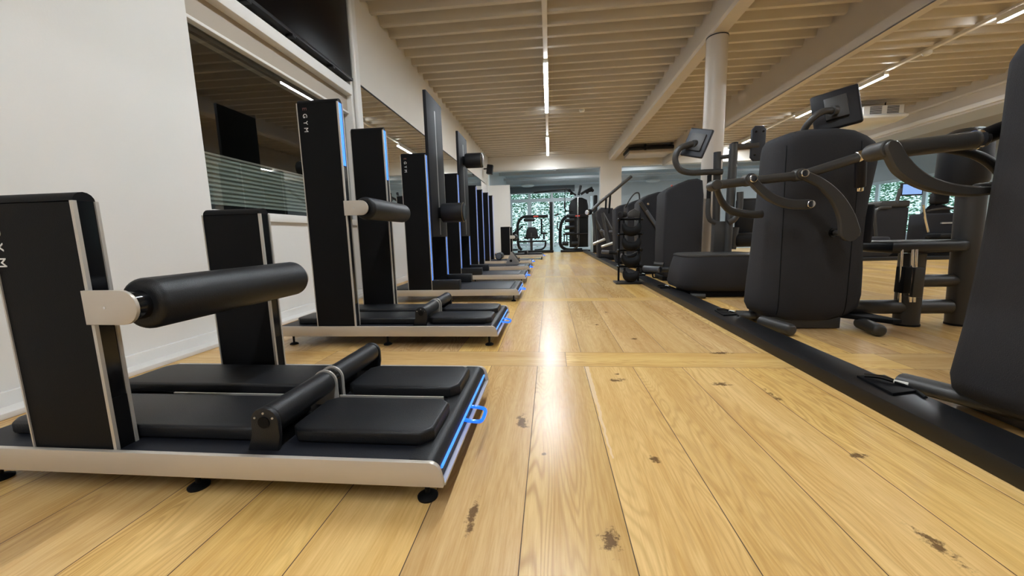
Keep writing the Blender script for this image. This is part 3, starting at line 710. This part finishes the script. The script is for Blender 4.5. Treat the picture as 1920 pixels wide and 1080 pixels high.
MB().rod(*T1([(1.36, 1.42, .863), (1.372, 1.42, .864)]), .031).build('bar_ring', CHROME, s1)
MB().tube(T1([(1.37, 1.42, .864), (1.44, 1.42, .893), (1.54, 1.42, .92)]), .026, 16).build('grip', RUBBER, s1)
MB().rod(*T1([(1.082, 1.375, .842), (1.082, 1.455, .842)]), .029, .006).build('pivot', TUBE, s1)
plate(s1, [(1.085-1.62, .842), (1.122-1.62, .785), (1.184-1.62, .738), (1.258-1.62, .711), (1.33-1.62, .700), (1.375-1.62, .700)], [.024, .027, .022, .018, .016, .014], 1.378-1.21, .03)
sickle(s1, T1([(1.30, 1.46, .85), (1.42, 1.46, .82), (1.50, 1.46, .76), (1.55, 1.46, .70)]), [.010, .016, .02, .02], flat=.6)
MB().rod(*T1([(1.385, 1.42, .711), (1.50, 1.42, .722)]), .016, .003).build('link_bar', TUBE, s1)

# --- low covered machine with uprights
s3 = thing('leg_machine', (1.5, 3.7, 0), 'low charcoal fabric-covered machine with monitor on a curved arm and bolted back plate', 'exercise machine')
T3 = lambda P: [(x-1.5, y-3.7, z) for x, y, z in P]
LV3 = [(.057, 1.22, 1.84, .86), (.08, 1.165, 1.88, .95), (.12, 1.155, 1.88, 1), (.24, 1.175, 1.87, 1), (.34, 1.205, 1.86, .98), (.365, 1.215, 1.85, .96), (.370, 1.24, 1.83, .9)]
sh = shroud(s3, [(z, a-1.5, b-1.5, k) for z, a, b, k in LV3], .06, .28, n=4.5)
shroud(s3, [(.366, 1.208-1.5, 1.86-1.5, .965), (.378, 1.21-1.5, 1.86-1.5, .965), (.384, 1.23-1.5, 1.84-1.5, .93)], .06, .28, n=4.5, name='top_rim', m=TUBE)
MB().box(-.24, .32, -.16, .25, .004, .058, .004).build('plinth', CLADB, s3)
MB().rod((-.26, -.2, .022), (-.14, -.23, .022), .022, .006).build('floor_foot', TUBE, s3)
MB().box(.10, .205, .24, .32, .37, .68, .006).build('lower_housing', TUBE, s3)
MB().tube(T3([(1.645, 4.0, .38), (1.618, 4.0, 1.34)]), .034, 18, smooth=False).build('upright', TUBE, s3)
MB().tube(T3([(1.735, 3.95, .38), (1.740, 3.95, 1.40)]), .036, 18, smooth=False).build('upright', TUBE, s3)
MB().tube(T3([(1.795, 4.05, .72), (1.795, 4.05, 1.43)]), .030, 18, smooth=False).build('slide_tube', CLADB, s3)
MB().rod(*T3([(1.795, 4.05, 1.20), (1.795, 4.05, 1.225)]), .033).build('slide_ring', CHROME, s3)
MB().rod(*T3([(1.62, 4.0, 1.29), (1.75, 3.95, 1.29)]), .02).build('cross_piece', TUBE, s3)
MB().rod(*T3([(1.75, 3.97, 1.372), (1.97, 3.97, 1.380)]), .030).build('back_arm', TUBE, s3)
MB().prism([(.43, 1.235), (.50, 1.235), (.53, 1.27), (.53, 1.52), (.50, 1.555), (.43, 1.555), (.40, 1.52), (.40, 1.27)], 'y', .25, .28, .01, 3).build('back_plate', mat('blue grey plate', (.016, .018, .025), .5), s3)
for x in (.435, .50):
    for z in (1.29, 1.50): MB().rod((x, .242, z), (x, .256, z), .009, seg=10).build('bolt', CLADS, s3)
MB().tube(T3([(1.65, 3.95, 1.148), (1.50, 3.95, 1.150), (1.36, 3.95, 1.150), (1.26, 3.95, 1.185), (1.212, 3.95, 1.28), (1.245, 3.95, 1.375), (1.33, 3.95, 1.412), (1.375, 3.95, 1.415)]), .028, 16).build('monitor_arm', TUBE, s3)
mo = MB().box(-.11, .11, -.016, .016, -.135, .135, .012, 3).build('monitor', mat('blue grey plate', (.016, .018, .025), .5), s3, (1.41-1.5, .26, 1.425), (math.radians(-14), math.radians(17), math.radians(-42)))
MB().box(-.07, .07, -.035, -.014, -.08, .08, .004).build('mount_box', TUBE, mo)
MB().box(-.10, .10, .0155, .0172, -.12, .12).build('display', SCREENM, mo)
MB().rod((-.135, .235, 1.415), (-.10, .25, 1.418), .034).build('arm_collar', TUBE, s3)
MB().tube(T3([(1.535, 3.95, 1.12), (1.537, 3.95, .88)]), .020, 12, smooth=False).build('handle_grip', RUBBER, s3)
MB().tube(T3([(1.537, 3.95, .90), (1.535, 3.95, .78), (1.555, 3.95, .70), (1.61, 3.95, .665)]), .022, 12).build('handle', TUBE, s3)
MB().tube(T3([(1.81, 3.92, .95), (1.81, 3.92, .80), (1.77, 3.92, .70), (1.71, 3.92, .665)]), .030, 14).build('handle', TUBE, s3)
MB().tube([(.34, .42, .40), (.36, .42, .62)], .05, 14, smooth=False).build('seat_stem', TUBE, s3)
MB().box(.35, .68, .36, .70, .42, .56, .05, 4).build('seat_pad', VINYL, s3)
MB().box(.48, .70, .62, .70, .50, .92, .03, 3).build('seat_back', VINYL, s3)

# --- tall side towers further down the row
def tower(name, loc, outline, depth, label, parts=(), bev=.03):
    t = thing(name, loc, label, 'exercise machine')
    MB().prism(outline, 'y', 0, depth, bev, 3).build('cover', SHROUD, t, ang=40)
    return t
s4 = tower('strength_machine', (1.35, 4.72, 0), [(.03, .05), (.0, .10), (-.005, .40), (.0, .80), (.005, 1.04), (.03, 1.075), (.13, 1.135), (.26, 1.185), (.36, 1.195), (.42, 1.17), (.44, 1.0), (.44, .3), (.42, .05)], .40, 'tall charcoal covered tower right behind the low machine, slanted top')
MB().box(.0, .42, .02, .36, .004, .06, .005).build('plinth', CLADB, s4)
MB().rod((-.24, -.07, .165), (-.10, -.22, .165), .036, .004).build('roller_cap', TUBEL, s4)
MB().rod((-.10, -.22, .165), (.02, -.16, .16), .035, .004).build('foot_roller', VINYL, s4)
MB().rod((.0, -.0, .2), (-.10, .04, .21), .028).build('foot_arm', TUBE, s4)
MB().tube([(-.16, -.14, .13), (-.155, -.135, .09), (-.14, -.12, .064), (-.08, -.10, .06)], .009, 8).build('cable', CLADB, s4)
MB().ball((.13, .2, 1.14), .012).build('red_button', REDM, s4)
s5 = tower('strength_machine', (1.24, 5.52, 0), [(.05, .05), (.03, .12), (.0, .6), (.0, 1.0), (.03, 1.04), (.12, 1.10), (.25, 1.135), (.34, 1.14), (.37, 1.1), (.38, .3), (.36, .05)], .36, 'charcoal covered tower with two diagonal tubes across it, behind the ball rack')
MB().box(.05, .36, .02, .32, .004, .06, .005).build('plinth', CLADB, s5)
MB().tube([(.0, -.04, 1.0), (.31, -.06, .53)], .026, 12, smooth=False).build('diagonal_tube', TUBE, s5)
MB().tube([(.07, -.10, .88), (.32, -.10, .50)], .021, 12, smooth=False).build('diagonal_tube', TUBEL, s5)
MB().tube([(-.02, -.02, .30), (-.10, -.05, .27), (-.2, -.05, .26)], .03, 12).build('foot_roller', VINYL, s5)
MB().ball((.10, -.05, .97), .018).build('pivot_knob', CHROME, s5)
s6 = tower('strength_machine', (1.27, 6.5, 0), [(.03, .05), (.0, .2), (-.005, 1.03), (.08, 1.09), (.20, 1.13), (.26, 1.1), (.28, .3), (.26, .05)], .34, 'charcoal covered tower, next one past the tower with diagonal tubes')
MB().box(.02, .26, .02, .3, .004, .06, .005).build('plinth', CLADB, s6)
MB().tube([(-.03, .05, 1.00), (.08, .0, 1.19), (.17, .0, 1.22), (.19, .0, 1.10)], .012, 10).build('hoop', TUBE, s6)
MB().rod((-.12, -.1, .22), (.0, -.1, .2), .036, .006).build('roller_cap', TUBEL, s6)
MB().rod((.0, -.1, .2), (.14, -.08, .2), .036, .006).build('foot_roller', VINYL, s6)
s7 = tower('strength_machine', (1.2, 7.3, 0), [(.05, .05), (.02, .2), (-.005, 1.02), (.09, 1.09), (.21, 1.115), (.24, 1.08), (.25, .05)], .34, 'charcoal covered tower just before the machine with the long raised lever')
MB().box(.05, .24, .02, .3, .004, .06, .005).build('plinth', CLADB, s7)
MB().rod((-.25, -.1, .25), (-.12, -.1, .24), .036, .006).build('roller_cap', TUBEL, s7)
MB().rod((-.12, -.1, .24), (.03, -.08, .22), .036, .006).build('foot_roller', VINYL, s7)
s8 = thing('lever_machine', (1.2, 8.5, 0), 'charcoal machine with a long raised diagonal lever and A-shaped legs, far right of the aisle', 'exercise machine')
T8 = lambda P: [(x-1.2, y-8.5, z) for x, y, z in P]
MB().prism([(-.14, .056), (-.18, 1.05), (-.08, 1.14), (.17, 1.12), (.24, .6), (.25, .05)], 'y', .05, .42, .03, 3).build('cover', SHROUD, s8)
MB().box(.02, .24, .02, .5, .004, .06, .005).build('plinth', CLADB, s8)
MB().tube(T8([(.86, 8.3, 1.04), (1.064, 8.3, 1.237), (1.289, 8.3, 1.412), (1.69, 8.3, 1.736)]), .032, 12, smooth=False).build('long_lever', TUBE, s8)
MB().rod(*T8([(.80, 8.25, 1.03), (.86, 8.3, 1.04)]), .06, .01).build('lever_joint', CLADB, s8); MB().rod(*T8([(.775, 8.22, 1.025), (.80, 8.25, 1.03)]), .05, .01).build('joint_cap', CHROME, s8)
for a, b in (((1.182, 8.3, 1.36), (1.174, 8.3, 1.08)), ((1.268, 8.3, 1.40), (1.24, 8.3, .99))): MB().rod(*T8([a, b]), .020).build('link', CLADB, s8)
for P in ([(.902, 8.2, 1.003), (.975, 8.2, .34)], [(.914, 8.25, .959), (1.168, 8.25, .446)], [(1.077, 8.1, .998), (1.213, 8.1, .334)], [(1.09, 8.15, .998), (1.353, 8.15, .497)]):
    MB().tube(T8(P), .032, 12, smooth=False).build('leg_tube', TUBE, s8)
for P in ([(1.035, 8.1, .648), (1.10, 8.1, .63), (1.124, 8.1, .558)], [(1.21, 8.05, .622), (1.29, 8.05, .61), (1.342, 8.05, .552)]): MB().tube(T8(P), .022, 10).build('grip', TUBEL, s8)
for P in ([(.883, 8.0, .375), (1.124, 8.0, .469)], [(1.037, 7.9, .316), (1.43, 7.9, .44)]): MB().rod(*T8(P), .028, .004).build('pedal', ALUW, s8)

# --- stand with crescent training bags
rk = thing('bag_rack', (.93, 4.55, 0), 'slim black upright rack on a flat base plate at the rail', 'rack')
MB().box(-.17, .117, -.07, .16, 0, .022, .003).build('base_plate', RAILM, rk)
for x in (-.115, .115): MB().tube([(x, .10, .02), (x, .10, .82)], .012, 10, smooth=False).build('post', CLADB, rk)
MB().prism([(-.05, .78), (.11, .76), (.115, .83), (.05, .865), (.0, .84)], 'y', .07, .09, .004).build('top_plate', TUBE, rk)
for z in (.745, .575, .390, .200):
    MB().rod((-.135, .04, z), (.135, .04, z), .012).build('crossbar', CLADB, rk)
    for x in (-.13, .13): MB().ball((x, .04, z), .019).build('bar_knob', CLADS, rk)
    for x in (-.055, .055):
        MB().rod((x, .02, z-.018), (x, .0, z-.018), .006, seg=10).build('bolt', CHROME, rk)
for k, z in enumerate((.745, .575, .390, .200)):
    lab = ['topmost black crescent bag on the slim rack', 'second crescent bag from the top of the slim rack', 'third crescent bag from the top of the slim rack', 'lowest and largest crescent bag, just above the rack base plate'][k]
    R = .085 if k < 3 else .068; zc = z-.045
    b = thing('crescent_bag', (.93, 4.515, zc), lab, 'training bag', 'crescent bags on the rack')
    pts = [(R*math.cos(a), 0, R*math.sin(a)-.01) for a in [PI*.97+(PI*1.06)*i/14 for i in range(15)]]
    MB().tube(pts, [.018, .03, .042, .05, .052, .05, .042, .03, .018], 16, smooth=False, flat=1.1).build('bag', RUBBER, b)
    for x in (-1, 1): MB().rod((x*R, 0, -.01), (x*(R+.005), .0, .035), .012).build('strap', CLADB, b)
o = MB().rod((.80, 4.5, .795), (.87, 4.62, .80), .035, .006).build('rolled_pad', VINYL); tag(o, 'short black rolled pad resting on the rack top', 'pad')

# ================================================================== back machines
m1 = thing('seated_press_machine', (-.5, 12.6, 0), 'black seated machine with padded backrest, left in front of the glazed back doors', 'exercise machine')
A = lambda P: [(x+.5, y-12.6, z) for x, y, z in P]
MB().box(.50, .60, -.06, .06, .05, 1.62, .02).build('mast', BLACKM, m1)
MB().tube(A([(-.05, 12.6, 1.17), (-.5, 12.6, 1.18), (-.80, 12.6, 1.18), (-.95, 12.6, 1.10), (-1.04, 12.6, .9), (-1.05, 12.6, .5), (-1.02, 12.6, .22), (-.92, 12.6, .10)]), .045, 12).build('curved_frame', BLACKM, m1)
MB().box(-.36, .45, -.05, .05, 1.13, 1.22, .015).build('crossbeam', BLACKM, m1)
MB().box(-.02, .14, -.056, -.05, 1.16, 1.195).build('badge', REDM, m1)
MB().box(-.34, .02, -.09, .05, 1.02, 1.12, .03).build('knee_pad', VINYL, m1)
MB().prism([(-.29, .50), (-.26, .72), (-.19, .84), (.03, .84), (.10, .72), (.13, .50)], 'y', -.05, .03, .02, 3).build('backrest', VINYL, m1)
MB().box(-.34, .18, -.06, .03, .47, .53, .01).build('backrest_bracket', BLACKM, m1)
MB().box(-.55, .38, -.1, .14, .345, .405, .02).build('bench', VINYL, m1)
MB().tube([(-.10, -.02, .09), (-.10, -.02, .66)], .042, 12, smooth=False).build('stem', TUBE, m1)
MB().tube([(.24, 0, 1.10), (.24, 0, .66)], .03, 10, smooth=False).build('drop_arm', BLACKM, m1)
MB().box(.20, .40, -.05, .05, .60, .66, .01).build('drop_arm', BLACKM, m1)
MB().tube([(.31, 0, .63), (.31, 0, .42)], .03, 10, smooth=False).build('handle', BLACKM, m1)
MB().tube([(.37, 0, .38), (.34, 0, .2), (.22, 0, .11), (.0, 0, .09)], .03, 10).build('curved_foot', BLACKM, m1)
MB().box(-.55, .62, -.14, .12, .0, .085, .02).build('base', BLACKM, m1)
MB().tube([(-.36, 0, .58), (-.30, 0, .50), (-.2, -.02, .45)], .014, 8).build('side_grip', BLACKM, m1)
MB().tube([(.20, 0, .58), (.12, 0, .50), (.0, -.02, .45)], .014, 8).build('side_grip', BLACKM, m1)
t = thing('exercise_bike', (-1.55, 15.2, 0), 'dark machine with angled arms half hidden behind the white partition edge', 'exercise machine')
MB().tube([(.02, 0, .0), (.05, 0, .60), (.35, 0, .85)], .04, 10, smooth=False).build('frame', BLACKM, t)
MB().tube([(.1, 0, .55), (.25, 0, .70), (.5, -.05, .95)], .03, 10, smooth=False).build('arm', BLACKM, t)
MB().rod((-.1, 0, .40), (.25, 0, .40), .04).build('pedal_bar', BLACKM, t); MB().ball((.28, 0, .42), .08).build('knob', BLACKM, t)
MB().box(-.1, .3, -.3, .3, 0, .05).build('base', BLACKM, t)

m2 = thing('cable_multi_gym', (.85, 12.7, 0), 'tall black multi gym tower with cable arms and weight stack, centre back', 'exercise machine')
B = lambda P: [(x-.85, y-12.7, z) for x, y, z in P]
MB().prism(B([(0, 0, 0)])[:0] or [(-.20, .15), (-.22, 1.45), (-.15, 1.66), (.0, 1.74), (.2, 1.74), (.36, 1.66), (.40, 1.45), (.40, .15)], 'y', .02, .2, .03, 3).build('weight_shroud', BLACKM, m2)
MB().tube(B([(1.23, 12.7, 1.17), (.80, 12.7, 1.19), (.60, 12.7, 1.17), (.44, 12.7, 1.05), (.36, 12.7, .85), (.335, 12.7, .45), (.36, 12.7, .22), (.50, 12.7, .10), (.72, 12.7, .07), (1.05, 12.7, .07)]), .05, 12).build('curved_frame', BLACKM, m2)
MB().box(-.30, .40, -.06, .02, 1.10, 1.22, .015).build('crossbeam', BLACKM, m2)
MB().box(-.02, .12, -.066, -.06, 1.135, 1.175).build('badge', REDM, m2)
MB().tube([(.06, -.05, 1.75), (.05, -.05, .45)], .02, 10, smooth=False).build('front_rod', CHROME, m2)
MB().tube([(.07, -.08, 1.1), (.08, -.1, .4), (.04, -.1, .18), (-.1, -.1, .09)], .032, 10).build('leg_tube', TUBE, m2)
for P in ([(.85, 12.6, 1.80), (.68, 12.6, 1.93), (.55, 12.6, 2.02), (.2, 12.7, 2.00), (-.5, 12.9, 1.96)],): MB().tube(B(P), .028, 10, smooth=False).build('cable_arm', BLACKM, m2)
MB().tube(B([(.93, 12.6, 1.80), (1.0, 12.6, 2.10)]), .04, 10, smooth=False).build('top_post', BLACKM, m2)
MB().tube(B([(1.0, 12.6, 1.83), (1.15, 12.6, 1.92), (1.36, 12.6, 2.02)]), .04, 10, smooth=False).build('cable_arm', BLACKM, m2)
for p in ((.64, 12.55, 1.95), (.70, 12.55, 1.86), (1.28, 12.55, 1.93), (1.36, 12.55, 1.93), (1.20, 12.55, 1.88)): MB().rod(*B([(p[0], p[1], p[2]), (p[0], p[1]+.06, p[2])]), .05).build('pulley', CLADS, m2)
MB().tube(B([(.50, 12.65, 2.0), (.50, 12.65, .9)]), .011, 8, smooth=False).build('cable', CLADB, m2)
MB().box(-.39, -.33, -.08, -.02, 1.42, 1.62, .01).build('hanging_grip', VINYL, m2)
MB().tube(B([(.49, 12.65, 1.45), (.52, 12.65, 1.34), (.62, 12.65, 1.32), (.75, 12.65, 1.32)]), .02, 8).build('hook_arm', BLACKM, m2)
for z in (1.02, .80, .60): MB().rod((-.36, -.14, z), (-.06, -.14, z), .062 if z > .7 else .05, .015).build('roller_pad', VINYL, m2)
MB().rod((-.42, -.12, .58), (.38, -.12, .58), .03).build('seat_bar', BLACKM, m2)
for x in (-.38, -.30, -.16): MB().rod((x, -.12, .58), (x, -.12, .32), .018).build('link', BLACKM, m2)
for x in (-.45, -.15): MB().rod((x, -.14, .28), (x+.20, -.14, .28), .065, .015).build('ankle_roller', VINYL, m2)
MB().box(-.5, .45, -.15, .25, .0, .07, .02).build('base', BLACKM, m2)
MB().tube(B([(.33, 12.62, .98), (.25, 12.62, .96), (.245, 12.62, .78), (.30, 12.62, .72)]), .02, 8, smooth=False).build('side_handle', BLACKM, m2)
MB().rod((-.66, -.05, 1.19), (-.55, -.05, 1.24), .03).build('lock_knob', BLACKM, m2)
t = thing('upright_post', (1.27, 11.9, 0), 'slim pale blue vertical post beside the multi gym', 'post')
MB().box(-.035, .035, -.03, .03, 0, 1.70, .008).build('post', mat('pale blue metal', (.45, .58, .64), .3, metal=.3), t)
MB().box(.05, .17, -.04, .10, .0, 1.72, .03).build('side_column', BLACKM, t)
MB().box(-.05, .20, -.08, .14, .0, .02, .004).build('base', BLACKM, t)

# ================================================================== second machine group far right
r2 = thing('low_machine', (5.72, 7.55, 0), 'low grey covered machine base beyond the centre machine seat', 'exercise machine')
shroud(r2, [(.05, -.62, .40, .9), (.09, -.66, .44, 1), (.28, -.64, .42, 1), (.385, -.62, .38, .97), (.395, -.60, .36, .92)], .15, .24, n=4.5)
MB().box(-.55, .34, -.02, .34, .02, .06).build('plinth', CLADB, r2)
o = MB().box(4.6, 9.6, 7.15, 7.32, 0, .055, .003).build('power_rail', RAILM); tag(o, 'low black rail on the floor under the machine group far right', 'floor rail')
r3 = thing('strength_machine', (6.48, 8.05, 0), 'dark covered tower with a tilted lit console, seen far right between the machines', 'exercise machine')
MB().box(-.30, .30, 0, .36, .06, .93, .03, 3).build('cover', SHROUD, r3)
MB().box(-.22, .30, -.02, .34, .93, 1.06, .04, 3).build('top_cover', TUBE, r3)
MB().tube([(-.28, -.06, .40), (-.34, -.06, .80), (-.28, -.06, .92), (-.08, -.06, .93)], .028, 10).build('side_handle', TUBE, r3)
MB().tube([(.06, 0, 1.0), (.10, 0, 1.28)], .03, 10, smooth=False).build('console_post', TUBE, r3)
MB().box(.10, .48, -.02, .02, 1.14, 1.38, .012).build('console', BRACKET, r3); MB().box(.125, .455, -.024, -.019, 1.165, 1.35).build('display', SCREENM, r3)
MB().box(-.2, .25, .02, .3, 0, .06).build('plinth', CLADB, r3)
for i, (x, y, z, lab) in enumerate(((6.2, 9.1, 0, 'black seat with a big rounded headrest against the far right windows'), (7.35, 10.2, 0, 'black seat with a small headrest right of the lit console'), (8.45, 9.3, 0, 'black seat with a tall headrest beside the round back pad'))):
    t = thing('machine_seat', (x, y, z), lab, 'exercise machine', 'seats of the far right machines')
    s = (1, .8, 1.1)[i]
    MB().box(-.16*s, .16*s, .0, .12, 1.02, 1.28 if i != 1 else 1.2, .055, 4).build('headrest', VINYL, t)
    MB().prism([(-.24, .42), (-.20, .95), (.0, 1.04), (.22, .95), (.26, .42)], 'y', .02, .12, .03, 3).build('backrest', VINYL, t)
    MB().tube([(-.5, .05, .40), (-.42, .05, .62), (-.25, .05, .85), (-.1, .08, 1.0)], .05, 10).build('side_frame', BLACKM, t)
    MB().tube([(0, .1, 0), (0, .1, 1.05)], .05, 10, smooth=False).build('post', BLACKM, t)
    MB().box(-.3, .3, -.25, .3, .0, .06, .01).build('base', BLACKM, t)
    MB().box(-.24, .24, -.3, .1, .36, .44, .03).build('seat', VINYL, t)
r4 = thing('strength_machine', (7.35, 8.0, 0), 'dark machine with chrome diagonal rod and curved top tube, behind the centre back post', 'exercise machine')
MB().box(-.30, .34, .0, .4, .06, .80, .05, 3).build('cover', SHROUD, r4)
MB().tube([(-.42, -.04, .96), (-.36, -.04, .70), (-.28, -.04, .45)], .018, 8, smooth=False).build('chrome_rod', CHROME, r4)
MB().tube([(-.36, -.04, .84), (-.1, -.04, .88), (.2, -.04, .87), (.36, -.04, .80)], .02, 8).build('top_tube', TUBE, r4)
MB().box(-.06, .12, -.03, 0, .60, .63).build('label_plate', ALUW, r4)
MB().box(-.3, .4, -.3, .0, .34, .44, .03).build('seat', VINYL, r4); MB().box(-.25, .3, -.28, .36, 0, .06).build('plinth', CLADB, r4)
t = thing('wall_screen', (8.9, 8.4, 1.30), 'small lit screen in a dark frame just left of the nearest grey machine', 'screen')
MB().box(-.22, .22, 0, .04, -.16, .18, .01).build('frame', BRACKET, t); MB().box(-.19, .19, -.005, .0, -.13, .14).build('display', mat('bright screen', (.1, .1, .1), .3, emit=(.6, .75, 1), es=.16), t)
MB().tube([(0, .03, -.15), (0, .03, -1.3)], .03, 8, smooth=False).build('stand', TUBE, t)
